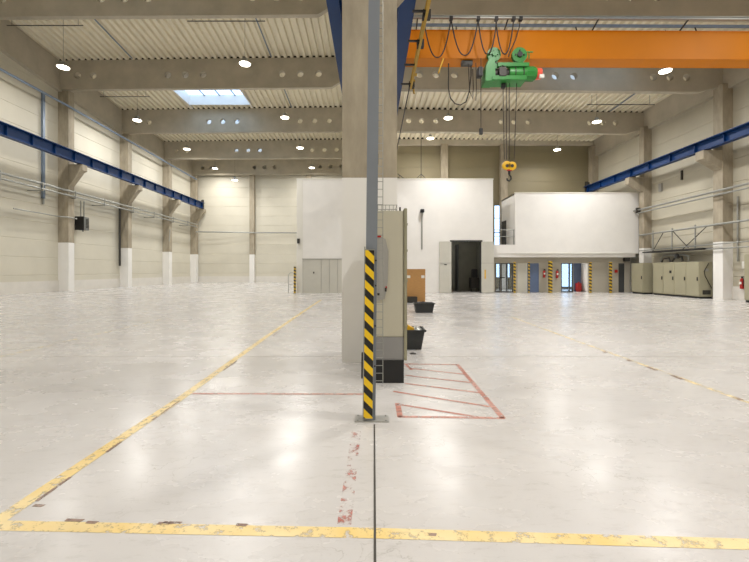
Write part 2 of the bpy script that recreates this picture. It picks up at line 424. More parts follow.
# skylights
lab = ['bright skylight showing blue-white sky in the left hall roof', 'second skylight of the left hall, hidden deeper behind the beams', 'last skylight of the left hall near the end wall', 'left hall skylight above the foreground',
       'right hall skylight above the orange crane girder', 'right hall skylight behind the crane', 'right hall skylight above the foreground']
for i, (a, b_, c, d) in enumerate(SKL+SKR):
    zf = zl if i < len(SKL) else zr
    z0 = min(zf(c, a), zf(d, a), zf(c, b_), zf(d, b_))-.02; z1 = z0+.85
    m = MB(); t = .06
    m.box(a-t, a, c-t, d+t, z0, z1).box(b_, b_+t, c-t, d+t, z0, z1).box(a, b_, c-t, c, z0, z1).box(a, b_, d, d+t, z0, z1)
    w = struct(m.build('window_%d' % (i+4), 'white'), lab[i], 'skylight')
    g = MB().box(a, b_, c, d, z1-.03, z1-.02).build('pane', 'glass', w)
    f = MB()
    for k in range(1, 4): f.box(a+(b_-a)*k/4-.05, a+(b_-a)*k/4+.05, c, d, z1-.08, z1-.035)
    f.box(a, b_, (c+d)/2-.06, (c+d)/2+.06, z1-.08, z1-.035)
    f.build('glazing_bar', 'conduit', w)
    if i == 0:
        for x in (a, b_): MB().bar((x, d, zf(d, x)-.03), (x, 35.35, zf(35.35, x)-.03), .09, .06).build('flashing_strip', 'white', w)

# ------------------------------------------------------------------ concrete beams with round service holes
def beam(y, outline, holes, r, thick, label):
    cu = bpy.data.curves.new('beam_curve', 'CURVE'); cu.dimensions = '2D'; cu.fill_mode = 'BOTH'; cu.extrude = thick/2
    def spl(pts):
        s = cu.splines.new('POLY'); s.points.add(len(pts)-1)
        for p, (u, v) in zip(s.points, pts): p.co = (u, v, 0, 1)
        s.use_cyclic_u = True
    spl(outline)
    for hx, hz in holes: spl([(hx+r*math.cos(2*PI*k/20), hz+r*math.sin(2*PI*k/20)) for k in range(20)])
    t = bpy.data.objects.new('tmp', cu); COL.objects.link(t)
    dg = bpy.context.evaluated_depsgraph_get(); dg.update()
    me = bpy.data.meshes.new_from_object(t.evaluated_get(dg)); bpy.data.objects.remove(t); bpy.data.curves.remove(cu)
    me.transform(Matrix.Rotation(PI/2, 4, 'X')); me.materials.clear(); me.materials.append(M['beam'])
    o = bpy.data.objects.new('concrete_beam', me); COL.objects.link(o); o.location = (0, y+thick/2, 0)
    return struct(o, label, 'beam', 'precast roof beams')
ordl = ['nearest concrete roof beam of the left hall, cut by the top of the picture', 'second concrete roof beam of the left hall, with round holes, before the skylight', 'third concrete roof beam of the left hall, just behind the skylight', 'fourth concrete roof beam of the left hall, with three bright round holes', 'last concrete roof beam of the left hall, by the end wall']
HL = [-20.9, -19.8, -14.5, -13.25, -12.0, -6.4, -5.1, -3.8]
for (y, zb, zt), lb in zip(LB, ordl):
    w = -22.3
    out = [(w, zb-.14), (-2.9, zb), (-2.35, zb+.35), (-.3, zb+.35), (-.3, zt), (w, zt-.27)]
    hs = [(x, (zb+zt)/2+x*.009-.07) for x in HL]
    beam(y, out, hs, .235, .28, lb)
ordr = ['nearest concrete roof beam of the right hall, above the orange crane', 'concrete roof beam of the right hall right behind the hoist', 'third concrete roof beam of the right hall, behind the hoist ropes']
HR = [2.45, 3.3, 4.25, 8.6, 9.45, 10.4, 14.5, 15.35, 16.2]
for (y, zb, zt), lb in zip(RB[:3], ordr):
    out = [(.3, zb), (16.9, zb-.16), (17.6, zb+.05), (18.2, zb+.05), (18.2, zt-.27), (.3, zt)]
    beam(y, out, [(x, (zb+zt)/2-x*.012) for x in HR], .185, .28, lb)
struct(MB().box(.3, 18.2, YBR-.3, YBR, 11.75, 12.2).build('concrete_beam', 'beam'), 'edge beam on top of the right end wall', 'beam')
# edge beams along the side walls
b = MB()
for (y0, zb0, zt0), (y1, zb1, zt1) in zip(LB, LB[1:]):
    pass
ye = [(YF, 15.0, 17.0)]+[(y, zb-.2, zt-.3) for y, zb, zt in LB]+[(YBL, 13.2, 15.1)]
for (y0, a0, c0), (y1, a1, c1) in zip(ye, ye[1:]):
    bm = b.bm; V = [bm.verts.new(p) for p in ((XL, y0, a0), (XL+.28, y0, a0), (XL+.28, y0, c0), (XL, y0, c0), (XL, y1, a1), (XL+.28, y1, a1), (XL+.28, y1, c1), (XL, y1, c1))]
    for f in ((0, 1, 2, 3), (7, 6, 5, 4), (0, 4, 5, 1), (1, 5, 6, 2), (2, 6, 7, 3), (3, 7, 4, 0)): bm.faces.new([V[i] for i in f])
struct(b.build('concrete_beam', 'beam'), 'concrete edge beam on top of the left wall', 'beam')
struct(MB().box(XR-.25, XR, YF, YBR, 10.75, 12.1).build('concrete_beam', 'beam'), 'concrete edge beam on top of the right wall', 'beam')

# ------------------------------------------------------------------ concrete columns
def column(x0, x1, y0, y1, h, hw, label, corbels=(), cm='concrete'):
    o = MB().box(x0, x1, y0, y1, hw, h).build('concrete_column', cm)
    struct(o, label, 'column', 'precast columns')
    MB().box(x0-.004, x1+.004, y0-.004, y1+.004, 0, hw).build('painted_base', 'white', o)['label'] = 'white painted lower part of the column'
    for sgn, ln, zt, dep in corbels:
        xb = x1 if sgn > 0 else x0
        MB().prism([(xb, zt), (xb+sgn*ln, zt), (xb+sgn*ln, zt-.42), (xb+sgn*ln*.8, zt-.5), (xb, zt-dep)], 'y', y0+.03, y1-.03).build('corbel', cm, o)
    return o
lc = ['left wall concrete column carrying the grey electrical box, nearest the viewer', 'second concrete column along the left wall', 'third concrete column along the left wall', 'concrete column in the far left corner under the end of the blue rail']
for (y, h, zb), lb in zip([(28.6, 3.5, 14.4), (35.6, 3.5, 13.7), (42.85, 3.5, 13.4), (49.4, 3.5, 13.25)], lc):
    column(XL, -21.7, y, y+.55, zb, h, lb, [(1, .98, 9.1, 1.55)])
for x, lb in [(-14.95, 'concrete column in the middle of the left end wall'), (-7.9, 'concrete column of the left end wall beside the white cabin')]:
    column(x-.3, x+.3, YBL-.45, YBL, 15.2, 3.5, lb)
column(17.8, XR, 20.3, 20.87, 11.0, 2.97, 'right wall concrete column between the machine cabinets, nearest the viewer', [(-1, .95, 7.62, .95)])
column(17.8, XR, 26.2, 26.65, 10.95, 2.97, 'right wall concrete column behind the small far cabinet', [(-1, .95, 7.62, .95)])
column(17.8, XR, YBR-.55, YBR, 11.6, 2.97, 'concrete column in the far right corner')
for x, lb in [(5.9, 'concrete column of the right end wall above the white cabin'), (10.75, 'concrete column of the right end wall behind the hook block')]:
    column(x-.28, x+.28, YBR-.42, YBR, 11.8, 2.97, lb)
column(-.49, .41, 6.56, 7.36, 12.3, 3.02, 'big concrete column in the middle with a white painted base', [(-1, .95, 9.1, 1.4), (1, .9, 7.55, 1.3)])
column(-.45, .4, 13.6, 14.3, 12.3, 3.02, 'centre row concrete column hidden behind the big middle column', [(-1, .5, 9.1, 1.0), (1, .4, 7.55, .9)])
column(-.45, .4, 20.9, 21.6, 12.3, 3.02, 'third column of the centre row, behind the other two', [(-1, .5, 9.1, 1.0), (1, .4, 7.55, .9)])

# ------------------------------------------------------------------ crane runway beams
def runway(xc, z0, h, wf, y0, y1, label, sides, stop_end=True):
    t = thing('crane_runway_beam', label, 'crane rail', (xc, y0, z0), group='blue crane runway beams')
    L = y1-y0; b = MB()
    b.box(-wf/2, wf/2, 0, L, 0, .03).box(-wf/2-.1, wf/2+.1, 0, L, h-.035, h).box(-.015, .015, 0, L, .03, h-.035)
    b.build('girder', 'blue', t)
    s = MB(); y = 1.0
    while y < L-.3:
        for sd in sides: s.box(sd*.015, sd*(wf/2-.02), y, y+.02, .03, h-.04)
        y += 1.75
    split(s, 'stiffener', 'blue', t)
    MB().box(-.035, .035, 0, L, h, h+.06).build('rail', 'rail', t)
    if stop_end:
        e = MB().box(-.13, .13, L-.05, L, -.25, h+.42).box(-.09, .09, L-.3, L-.05, h+.08, h+.32).build('end_stop', 'dark', t)
    return t
runway(-20.95, 9.14, .7, .34, YF+.3, 49.55, 'long blue crane rail on the left wall columns', (1, -1))
runway(17.1, 7.66, .5, .32, YF+.3, 31.9, 'long blue crane rail on the right wall columns', (1, -1))
runway(-1.12, 9.14, .7, .36, YF+.3, 28, 'blue crane rail hugging the left side of the middle column', (1, -1))
runway(.8, 7.6, .5, .34, YF+.3, 28, 'blue crane rail hugging the right side of the middle column', (1, -1))
# bearing pads between corbels and rails
for xs, ys, z0, z1, lb in [(-20.95, (28.85, 35.85, 43.1), 9.1, 9.14, 'left wall'), (17.1, (20.58, 26.42), 7.62, 7.66, 'right wall'), (-1.12, (6.95,), 9.1, 9.14, 'centre left'), (.8, (6.95,), 7.55, 7.6, 'centre right')]:
    for n_, y in enumerate(ys):
        tag(MB().box(xs-.2, xs+.2, y-.2, y+.2, z0, z1).build('bearing_plate', 'dark'), 'steel bearing plate under the %s crane rail, support %s from the front' % (lb, ('one', 'two', 'three')[n_]), 'plate', 'crane rail bearing plates')

# ------------------------------------------------------------------ bridge crane
GA = math.radians(.45)
CR = thing('bridge_crane', 'orange overhead crane girder spanning the right hall with hanging cable loops', 'crane', (.8, 12.64, 8.2), GA)
Lc = 16.35
MB().box(.25, Lc, 0, .5, 0, .9).build('girder', 'orange', CR, bevel=.008)
MB().box(.25, Lc, -.03, 0, .0, .02).box(.25, Lc, -.03, 0, .88, .9).box(.25, Lc, .5, .53, .0, .02).build('flange_lip', 'orange', CR)
for x in (0, Lc-.02):
    e = MB().box(x-.16, x+.16, -1.3, 1.7, .12, .48).build('end_carriage', 'orange', CR, bevel=.01)
    for y in (-1.0, 1.4): MB().cyl((x-.06, y, .15), (x+.06, y, .15), .13, 18).build('wheel', 'dark', e)
zt = 1.06
MB().box(.3, Lc-.2, -.36, -.30, zt, zt+.06).box(.3, Lc-.2, -.39, -.27, zt+.06, zt+.075).build('festoon_track', 'galv', CR)
for x in (.6, 3.4, 6.2, 9.0, 11.8, 14.6, 16): MB().bar((x, -.33, zt+.02), (x, .1, .9), .035, .035).build('track_bracket', 'dark', CR)
cc = MB().box(.3, Lc-.1, .62, .68, 1.42, 1.5).build('cable_channel', 'conduit', CR)
for x in (2, 6, 10, 14): MB().bar((x, .65, 1.42), (x, .45, .9), .03, .03).build('bracket', 'dark', cc)
def loop(x0, x1, low, y):
    return [(x0+(x1-x0)*k/16, y, low+(zt-.03-low)*abs(k/8-1)**2.3) for k in range(17)]
for x0, x1, low, ya in ((.79, 1.63, -.14, -.33), (1.63, 2.47, -.08, -.35), (2.47, 3.05, -.02, -.32), (3.0, 3.56, -.04, -.36)):
    MB().tube(loop(x0, x1, low, ya), .021, 6).build('festoon_cable', 'cable', CR)
MB().tube([(3.78, -.33, zt), (3.74, -.33, .8), (3.62, -.33, .4), (3.45, -.33, .05), (3.4, -.33, -.1)], .016, 6).build('festoon_cable', 'cable', CR)
for x in (.79, 1.63, 2.47, 3.03, 3.56, 3.78): MB().box(x-.05, x+.05, -.385, -.28, zt-.06, zt+.055).build('cable_trolley', 'black', CR)
MB().tube([(1.64, .1, -.1), (1.64, .1, -.9), (1.7, .1, -1.2), (1.85, .1, -1.38), (2.02, .1, -1.42), (2.2, .1, -1.32), (2.3, .1, -1.0), (2.36, .1, -.5), (2.36, .1, -.1)], .019, 6).build('festoon_cable', 'cable', CR)
MB().tube([(2.26, .05, -.1), (2.3, .05, -1.0), (2.4, .05, -1.25), (2.42, .05, -.9), (2.4, .05, -.3)], .014, 6).build('festoon_cable', 'cable', CR)
MB().tube([(2.5, .05, -.1), (2.52, .05, -.9), (2.5, .05, -1.3)], .012, 6).build('festoon_cable', 'cable', CR)
MB().box(2.05, 2.4, .05, .2, -.16, -.02).build('limit_switch', 'dark', CR)
MB().bar((1.30, .0, -.46), (1.46, .0, .0), .06, .04).build('stop_arm', 'yellow', CR)

# yellow conductor bar beside the centre rail
t = thing('conductor_rail', 'yellow power rail with black brackets running along the centre crane rail', 'power rail', (1.25, 8.3, 7.5))
MB().box(-.035, .035, 0, 4.55, 0, .05).box(-.02, .02, 0, 4.55, .05, .09).box(-.03, .03, 0, 4.6, -.16, -.12).build('bar', 'olive', t)
MB().cyl((-.02, 4.6, .0), (-.02, 22, .0), .022, 8).build('feed_cable', 'cable', t)
b = MB()
for y in (.9, 2.1, 3.3, 4.5): b.box(-.32, .0, y, y+.05, -.04, .0)
for y in (1.0, 2.2, 4.55): b.box(-.06, .12, y, y+.16, -.1, .08)
split(b, 'bracket', 'black', t)
tag(MB().tube([(1.34, 13.02, 8.05), (1.34, 13.02, 7.5), (1.37, 13.02, 7.25)], .028, 8).box(1.31, 1.46, 12.97, 13.02, 7.82, 7.9).box(1.31, 1.4, 12.97, 13.02, 7.62, 7.7).build('collector_arm', 'olive'), 'worn yellow collector arm below the left end of the orange girder', 'arm')

# ------------------------------------------------------------------ hoist (travels on the girder's lower flange)
HZ = 12.42
px = lambda x, y, Y=HZ: ((x-372)/400*Y, 1.5+(270.5-y)/400*Y)
hx, hz = px(512, 66)
H = thing('electric_hoist', 'green electric rope hoist with red motor cap hanging from the orange girder', 'hoist', (hx, HZ, hz))
def hp(x, y): a, c = px(x, y); return a-hx, c-hz
for (cx, cy, r) in ((494, 54.5, .215), (519.5, 55, .235)):
    x, z = hp(cx, cy)
    tr = MB().lathe([(r, 0), (r, .1), (r*.75, .12)], (x, -.02, z), 24, 'y').build('trolley_wheel', 'green', H, smooth=True)
    MB().lathe([(r*.35, -.07), (r*.35, -.02)], (x, 0, z), 14, 'y').cyl((x+r*.55, -.05, z), (x+r*.55, .0, z), .025, 8).cyl((x-r*.55, -.05, z), (x-r*.55, .0, z), .025, 8).cyl((x, -.05, z+r*.55), (x, 0, z+r*.55), .025, 8).build('hub', 'blackp' if cx > 500 else 'green', tr)
    MB().box(x-.12, x+.12, .02, .12, z-.42, z-.02).build('trolley_plate', 'green', H)
    MB().box(x-.1, x+.1, .12, .62, z-.22, z-.16).build('trolley_yoke', 'green', H)
x0, z0 = hp(483.5, 84); x1, z1 = hp(493, 65)
MB().prism([(x0, z0), (x1-.02, z0), (x1+.02, z0+.12), (x1, z1+.18), (x0+.12, z1+.12), (x0+.02, z1-.15)], 'y', -.2, .28).build('end_frame', 'green', H, bevel=.012)
xa, za = hp(490, 83); xb, zb = hp(524, 79.5)
MB().box(xa, xb, -.22, .3, za, zb+.03).build('lower_frame', 'green', H, bevel=.01)
xa, za = hp(496, 69.5); xb, zb = hp(527, 65.5)
MB().box(xa, xb, -.2, -.08, za, zb).build('upper_frame', 'green', H, bevel=.008)
xa, za = hp(492, 74.5); xb, _ = hp(525, 74.5)
d = MB().lathe([(.17, xa), (.17, xb)], (0, .05, za), 24, 'x').build('rope_drum', 'dark', H, smooth=True)
q = MB()
for k in range(14): q.lathe([(.178, xa+.08+k*.032), (.178, xa+.096+k*.032)], (0, .05, za), 20, 'x')
q.build('rope_winding', 'cable', d, smooth=True)
xc, zc = hp(508, 74.5); xd, _ = hp(526, 74)
MB().lathe([(.2, xc), (.21, xc+.03), (.21, xd-.03), (.18, xd)], (0, .0, zc), 24, 'x').build('gearbox', 'green', H, smooth=True)
xc, zc = hp(524, 74); xd, _ = hp(535.5, 74)
mo = MB().lathe([(.2, xc), (.2, xd-.05), (.17, xd)], (0, .0, zc), 24, 'x').build('motor', 'green', H, smooth=True)
q = MB()
for k in range(10):
    a = k*2*PI/10; q.bar((xc+.03, .2*math.cos(a), zc+.2*math.sin(a)), (xd-.06, .2*math.cos(a), zc+.2*math.sin(a)), .015, .03)
split(q, 'cooling_fin', 'green', mo)
xe, ze = hp(541.5, 74)
MB().lathe([(.15, xd), (.17, xd+.03), (.16, xe-.03), (.10, xe)], (0, 0, zc), 24, 'x').build('motor_cap', 'redcap', H, smooth=True)['label'] = 'red motor cap'
MB().box(xe-.12, xe+.02, -.1, -.16, zc-.18, zc-.08).build('motor_tag', 'label', H)
xk, zk = hp(530, 52)
MB().bar((hp(524, 53)[0], .0, zk), (hp(533, 53)[0], 0, zk), .03, .03).bar((hp(529, 52)[0], 0, zk), (hp(529, 58)[0], 0, zk-.2), .03, .03).build('stop_lever', 'green', H)
MB().box(hp(497, 0)[0], hp(504, 0)[0], -.24, -.18, hp(0, 79.5)[1], hp(0, 70.5)[1]).build('terminal_box', 'dark', H, bevel=.008)
MB().tube([(hp(490, 0)[0], -.1, hp(0, 62)[1]), (hp(497, 0)[0], -.14, hp(0, 66)[1]), (hp(503, 0)[0], -.24, hp(0, 71)[1])], .016, 6).build('cable', 'cable', H)
for q_ in (513, 521): MB().lathe([(.205, hp(q_, 0)[0]), (.225, hp(q_, 0)[0]+.01), (.225, hp(q_, 0)[0]+.03), (.205, hp(q_, 0)[0]+.04)], (0, .0, zc), 24, 'x').build('clamp_ring', 'dark', H)
MB().box(hp(477.5, 0)[0], hp(482, 0)[0], -.1, .12, hp(0, 77)[1], hp(0, 68)[1]).build('control_box', 'black', H, bevel=.01)
xt, ztp = hp(503.5, 83)
for (sx, ex) in ((503.2, 504.5), (506.6, 506.8), (509.5, 509.6), (517, 514.5)):
    a = hp(sx, 83); c = hp(ex, 160)
    MB().cyl((a[0], .02, a[1]), (c[0], .02, c[1]+.02), .0125, 6).build('rope', 'cable', H)
MB().box(xt-.05, xt+.06, -.02, .1, ztp-.14, ztp).build('rope_guide', 'black', H)
# hook block on the ropes
kx, kz = px(509.5, 166)
K = thing('hook_block', 'yellow hook block with black hook hanging on ropes above the offices', 'hook block', (kx, HZ+.02, kz))
for sx in (-.085, .075):
    s_ = MB().lathe([(.11, -.05), (.135, -.04), (.135, .04), (.11, .05)], (sx, 0, .02 if sx < 0 else .0), 22, 'y').build('sheave_guard', 'yellow', K, smooth=True)
    MB().lathe([(.05, -.06), (.05, .06)], (sx, 0, 0), 12, 'y').build('sheave_pin', 'dark', s_)
MB().box(-.07, .07, -.04, .04, -.15, .1).build('cross_piece', 'red', K)
MB().cyl((0, 0, -.15), (0, 0, -.26), .035, 10).tube([(0, 0, -.26), (.05, 0, -.33), (.055, 0, -.4), (0, 0, -.46), (-.06, 0, -.44), (-.075, 0, -.38)], .026, 8).build('hook', 'black', K, smooth=True)
# pendant control on its cable
cx, cz = px(479, 62)
t = thing('pendant_control', 'small black push button pendant hanging on a long cable left of the hoist', 'controller', (cx, HZ-.22, 6.0))
_, zb = px(479, 131); _, zc2 = px(479, 137)
MB().cyl((0, 0, cz-6.0), (0, 0, zb-6.0), .012, 6).build('cable', 'cable', t)
MB().box(-.05, .05, -.04, .04, zc2-6.0, zb-6.0).build('handset', 'black', t, bevel=.01)

# ------------------------------------------------------------------ lamps
def lamp_body(zc, wire, rail=0):
    t = bpy.data.objects.new('hanging_lamp', None); COL.objects.link(t); t['category'] = 'lamp'
    MB().lathe([(.08, .34), (.14, .32), (.16, .16), (.31, .05), (.34, .0), (.32, -.0)], (0, 0, 0), 24).build('lamp_housing', 'galv', t, smooth=True)
    MB().lathe([(.318, -.004), (.30, -.04), (.22, -.06)], (0, 0, 0), 24).build('lamp_lens', 'lens', t)
    return t
proto = None
def lamp(x, y, z, ceil, label, rail=None, power=1.0, group=None, spread=180):
    global proto
    if proto is None: proto = lamp_body(0, 0); o = proto
    else: o = copy_tree(proto)
    o.location = (x, y, z); tag(o, label, 'lamp', group or 'hanging high-bay lamps')
    MB().cyl((0, 0, .3), (0, 0, ceil-z-.02), .008, 6).build('suspension_wire', 'cable', o)
    if rail: 
        MB().box(rail[0], rail[1], -.02, .02, ceil-z-.62, ceil-z-.58).build('mounting_rail', 'dark', o)
        b = MB()
        for u in (rail[0]+.3, rail[1]-.3): b.cyl((u, 0, ceil-z-.58), (u, 0, ceil-z-.02), .01, 6)
        split(b, 'rail_hanger', 'dark', o)
    if spread < 180:
        for c in kids(o):
            if c.name.startswith(('lamp_housing', 'lamp_lens')): c.scale = (.78, .78, .78)
    li = bpy.data.lights.new('lamp_light', 'AREA'); li.shape = 'DISK'; li.size = .6; li.energy = LP*power
    li.color = (1.0, .974, .94); li.spread = math.radians(spread)
    lo = bpy.data.objects.new('lamp_light', li); COL.objects.link(lo); lo.parent = o; lo.location = (0, 0, -.075)
LP = 125
def LL(x, y, z, label, rail=None, p=1.75): lamp(x, y, z, zl(y, x), label, rail, p)
def RL(x, y, z, label, rail=None, p=1.25, sp=118): lamp(x, y, z, zr(y, x), label, rail, p, None, sp)
LL(-18.6, 24.1, 13.75, 'lit round lamp nearest the top left corner of the hall', (-3.4, 1.2))
LL(-7.5, 23.6, 13.7, 'lit round lamp in front of the second left beam, above the skylight level')
LL(-18.9, 32.2, 13.6, 'lit round lamp over the second left wall column, left of the skylight', (-3, 1))
LL(-6.95, 31.9, 13.7, 'lit round lamp right of the skylight, before the third left beam')
LL(-18.6, 40.2, 13.7, 'lit round lamp over the third left wall column')
LL(-7.16, 39.8, 13.7, 'lit round lamp before the fourth left beam, above the white cabin')
LL(-18.6, 47.4, 13.6, 'lit round lamp before the last left beam near the far corner column', p=1.0)
LL(-7.1, 47.1, 13.6, 'lit round lamp just above the top edge of the white cabin', p=1.0)
LL(-15.6, 45.5, 11.8, 'lowest small lit lamp in front of the left end wall', p=.25)
RL(13.2, 18.0, 10.48, 'lit round lamp just under the right part of the orange crane girder')
RL(13.6, 24.2, 10.5, 'lit round lamp before the third right beam, right of the hoist ropes', (-.6, 3.5), 1.15, 110)
RL(13.8, 29.8, 10.5, 'lit round lamp above the white office block, nearest the right end wall', None, .6, 100)
RL(4.5, 23.6, 10.5, 'lit round lamp left of the hoist ropes, before the third right beam', None, 1.15, 110)
RL(4.3, 29.5, 11.25, 'lit round lamp above the white cabin in the right hall', None, .6, 100)
off = 'lit hanging lamp above and behind the viewpoint, outside the picture'
for x, y in ((-18.6, 16), (-7.3, 15.8), (-18.6, 8), (-7.3, 8), (-18.6, 0), (-7.3, 0), (-18.6, -7), (-7.3, -7)): LL(x, y, 13.7, off, p=.72)
for x, y in ((4.5, 8.6), (13.4, 8.6), (4.5, 2.8), (13.4, 2.8), (4.5, -3), (13.4, -3)): RL(x, y, 10.5, off, p=.62)

# conduits under the roof
for x, y0, y1, lb in ((-7.1, 21.8, 28.2, 'thin conduit under the left roof in front of the second beam, beside the middle rail'), (-16.9, 21.8, 28.2, 'thin conduit under the left roof above the corner lamp'), (-7.1, 28.8, 35.3, 'thin conduit under the left roof right of the skylight')):
    tag(MB().bar((x, y0, zl(y0, x)-.05), (x, y1, zl(y1, x)-.05), .07, .05).build('roof_conduit', 'conduit'), lb, 'conduit', 'roof conduits')
for x, y0, y1, lb in ((15.7, 21.0, 26.4, 'thin conduit under the right roof before the third right beam'),):
    tag(MB().bar((x, y0, zr(y0, x)-.05), (x, y1, zr(y1, x)-.05), .06, .05).build('roof_conduit', 'conduit'), lb, 'conduit', 'roof conduits')

# ------------------------------------------------------------------ pipes on the left wall
def pipe(name, pts, r, m, label, cat='pipe', seg=10, group=None, clips=None):
    o = MB().tube(pts, r, seg).build(name, m, smooth=True); return tag(o, label, cat, group)
pipe('conduit_pipe', [(-21.6, 14, 13.2), (-21.6, 28.3, 13.2), (-21.6, 49.2, 12.7)], .08, 'conduit', 'blue-grey conduit high on the left wall under the edge beam', 'conduit')
for z, r, x, m, lb in ((7.15, .075, -21.5, 'galv', 'upper of the two long pipes along the left wall columns'), (6.83, .06, -21.5, 'galv', 'lower of the two long pipes along the left wall columns')):
    pipe('wall_pipe', [(x, 14, z), (x, 49.2, z)], r, m, lb, group='left wall pipe pair')
b = MB()
for y in (17, 20, 23, 26, 28.87, 32, 35.87, 39.3, 43.1, 46.4): b.box(-21.69 if y in (28.87, 35.87, 43.1) else -22.42, -21.4, y, y+.06, 6.68, 6.74).box(-21.42, -21.38, y, y+.06, 6.68, 7.25)
tag(b.build('pipe_brackets', 'galv'), 'row of steel brackets carrying the two left wall pipes', 'bracket', None, 'stuff')
pipe('wall_pipe', [(-21.95, 24.5, 5.3), (-22.0, 28.2, 5.3), (-21.62, 28.45, 5.3), (-21.62, 29.3, 5.28)], .04, 'galv', 'short thin pipe on the left wall in front of the first column', group='thin wall pipes')
t = thing('vertical_conduit', 'blue-grey vertical conduit on the left wall before the first column', 'conduit', (-22.36, 27.2, 0))
MB().box(-.07, .07, -.09, .09, 6.4, 13.6).build('duct', 'conduit', t)
MB().box(-.05, .05, -.05, .05, 6.0, 6.4).build('drop_pipe', 'galv', t)
pipe('downpipe', [(-22.2, 35.2, 7.0), (-22.2, 35.2, 1.9)], .09, 'dark', 'dark downpipe beside the second left wall column', 'pipe')
t = thing('electrical_box', 'grey electrical box with louvred side hung under the pipes on the left wall', 'box', (-21.9, 30.0, 4.55))
MB().box(-.3, .3, -.02, .55, 0, .98).build('housing', 'greybox', t, bevel=.015)
MB().box(-.35, .33, -.08, -.02, -.02, 1.0).build('cover', 'black', t, bevel=.01)
b = MB()
for k in range(7): b.box(.3, .33, .2, .5, .18+k*.1, .23+k*.1)
split(b, 'louvre', 'dark', t)
for y in (.08, .42): MB().cyl((.0, y, .98), (.0, y, 2.2), .045, 8).build('conduit', 'galv', t)
MB().cyl((.0, .3, .0), (.0, .3, -.1), .04, 8).build('cable_gland', 'dark', t)
# end wall pipe, bracing
pipe('wall_pipe', [(-21.6, 49.0, 6.25), (-14.9, 49.6, 6.2), (-4.6, 49.6, 6.15)], .08, 'galv', 'long pipe across the left end wall behind the white cabin')
for y, lb in ((35.5, 'rod brace beside the second left column'), (42.75, 'slanted grey rod brace at the third left column'), (49.3, 'slanted grey rod brace at the far left corner column')):
    pass
pipe('brace_rod', [(-21.55, 42.7, 5.9), (-21.55, 42.5, 4.6)], .05, 'galv', 'short slanted rod at the third left wall column', 'rod')

# ------------------------------------------------------------------ white cabin
cy = 26.7
b = wall_open(cy, cy+.2, -5.02, 8.08, 0, 7.55, [(5.28, 7.28, 0, 3.42)])
b.box(-5.02, -4.82, cy+.2, YBR, 0, 7.55).box(7.88, 8.08, cy+.2, YBR, 0, 7.55).box(-5.02, 8.08, cy, YBR, 7.55, 7.6)
CAB = struct(b.build('wall_cabin', 'white'), 'tall white cabin wall behind the middle column with a dark doorway', 'wall')
MB().box(-5.04, 8.1, cy-.03, cy+.22, 7.56, 7.64).build('cap_strip', 'label', CAB)
MB().box(-5.0, -4.62, cy-.015, cy, .0, 7.55).build('corner_strip', 'label', CAB)
tag(MB().box(-4.98, -4.8, cy-.14, cy-.1, 3.3, 3.62).box(-4.93, -4.85, cy-.1, cy-.02, 3.42, 3.6).build('signal_box', 'dark'), 'small dark signal box on the upper left edge of the white cabin', 'box')
# grey closed gate at the left of the cabin front
D = MB().box(-4.62, -1.6, cy-.06, cy-.004, 0, 2.25).build('door_1', 'greyd'); struct(D, 'closed light grey folding gate in the left part of the cabin wall', 'door')
b = MB()
for x in (-4.62, -3.4, -2.85, -2.3): b.box(x, x+.025, cy-.075, cy-.06, 0, 2.25)
b.box(-4.65, -1.6, cy-.09, cy-.004, 2.25, 2.29)
b.build('joint_strip', 'band', D)
MB().box(-3.92, -3.84, cy-.09, cy-.06, 1.3, 1.42).build('handle', 'dark', D)
# sliding leaves of the dark doorway and the room behind it
for n_, (xa, xb, lb) in enumerate(((4.47, 5.28, 'open grey sliding leaf left of the dark doorway'), (7.28, 8.1, 'open grey sliding leaf right of the dark doorway'))):
    D = MB().box(xa, xb, cy-.12, cy-.03, .02, 3.42).build('door_%d' % (n_+2), 'greyd', bevel=.01); struct(D, lb, 'door')
    MB().box(xa, xb, cy-.13, cy-.12, 1.98, 2.0).build('seam', 'band', D)
    if n_ == 0: MB().box(4.8, 4.97, cy-.14, cy-.12, 1.86, 1.92).build('handle', 'dark', D)
    else: MB().box(7.48, 7.56, cy-.135, cy-.12, .95, 1.55).build('label', 'yellow', D)
struct(MB().box(5.2, 5.3, cy-.05, cy+.25, 0, 3.5).box(7.26, 7.36, cy-.05, cy+.25, 0, 3.5).box(5.2, 7.36, cy-.05, cy+.25, 3.42, 3.52).build('trim_1', 'frame'), 'dark frame of the cabin doorway', 'frame')
struct(MB().box(3.9, 4.0, cy+.25, 30, 0, 3.9).box(7.8, 7.87, cy+.25, 30, 0, 3.9).box(3.9, 7.87, 29.9, 30, 0, 3.9).box(3.9, 7.87, cy+.25, 30, 3.9, 4).build('wall_cabin_inner', 'cabin_in'), 'dim grey lining of the room behind the dark doorway', 'wall')
tag(MB().box(6.2, 6.28, 29.0, 29.85, 0, 3.4).build('dark_post', 'frame'), 'dark upright inside the cabin doorway', 'post')
t = thing('machine_trolley', 'dark equipment standing inside the right side of the cabin doorway', 'equipment', (7.3, 28.6, 0))
MB().box(-.3, .3, -.25, .25, .25, 1.0).build('body', 'dark', t, bevel=.02); MB().box(-.15, .2, -.15, .2, 1.0, 1.6).build('panel', 'black', t, bevel=.02)
split(MB().cyl((-.28, -.2, .12), (-.24, -.2, .12), .12, 12).cyl((.24, -.2, .12), (.28, -.2, .12), .12, 12), 'wheel', 'black', t)
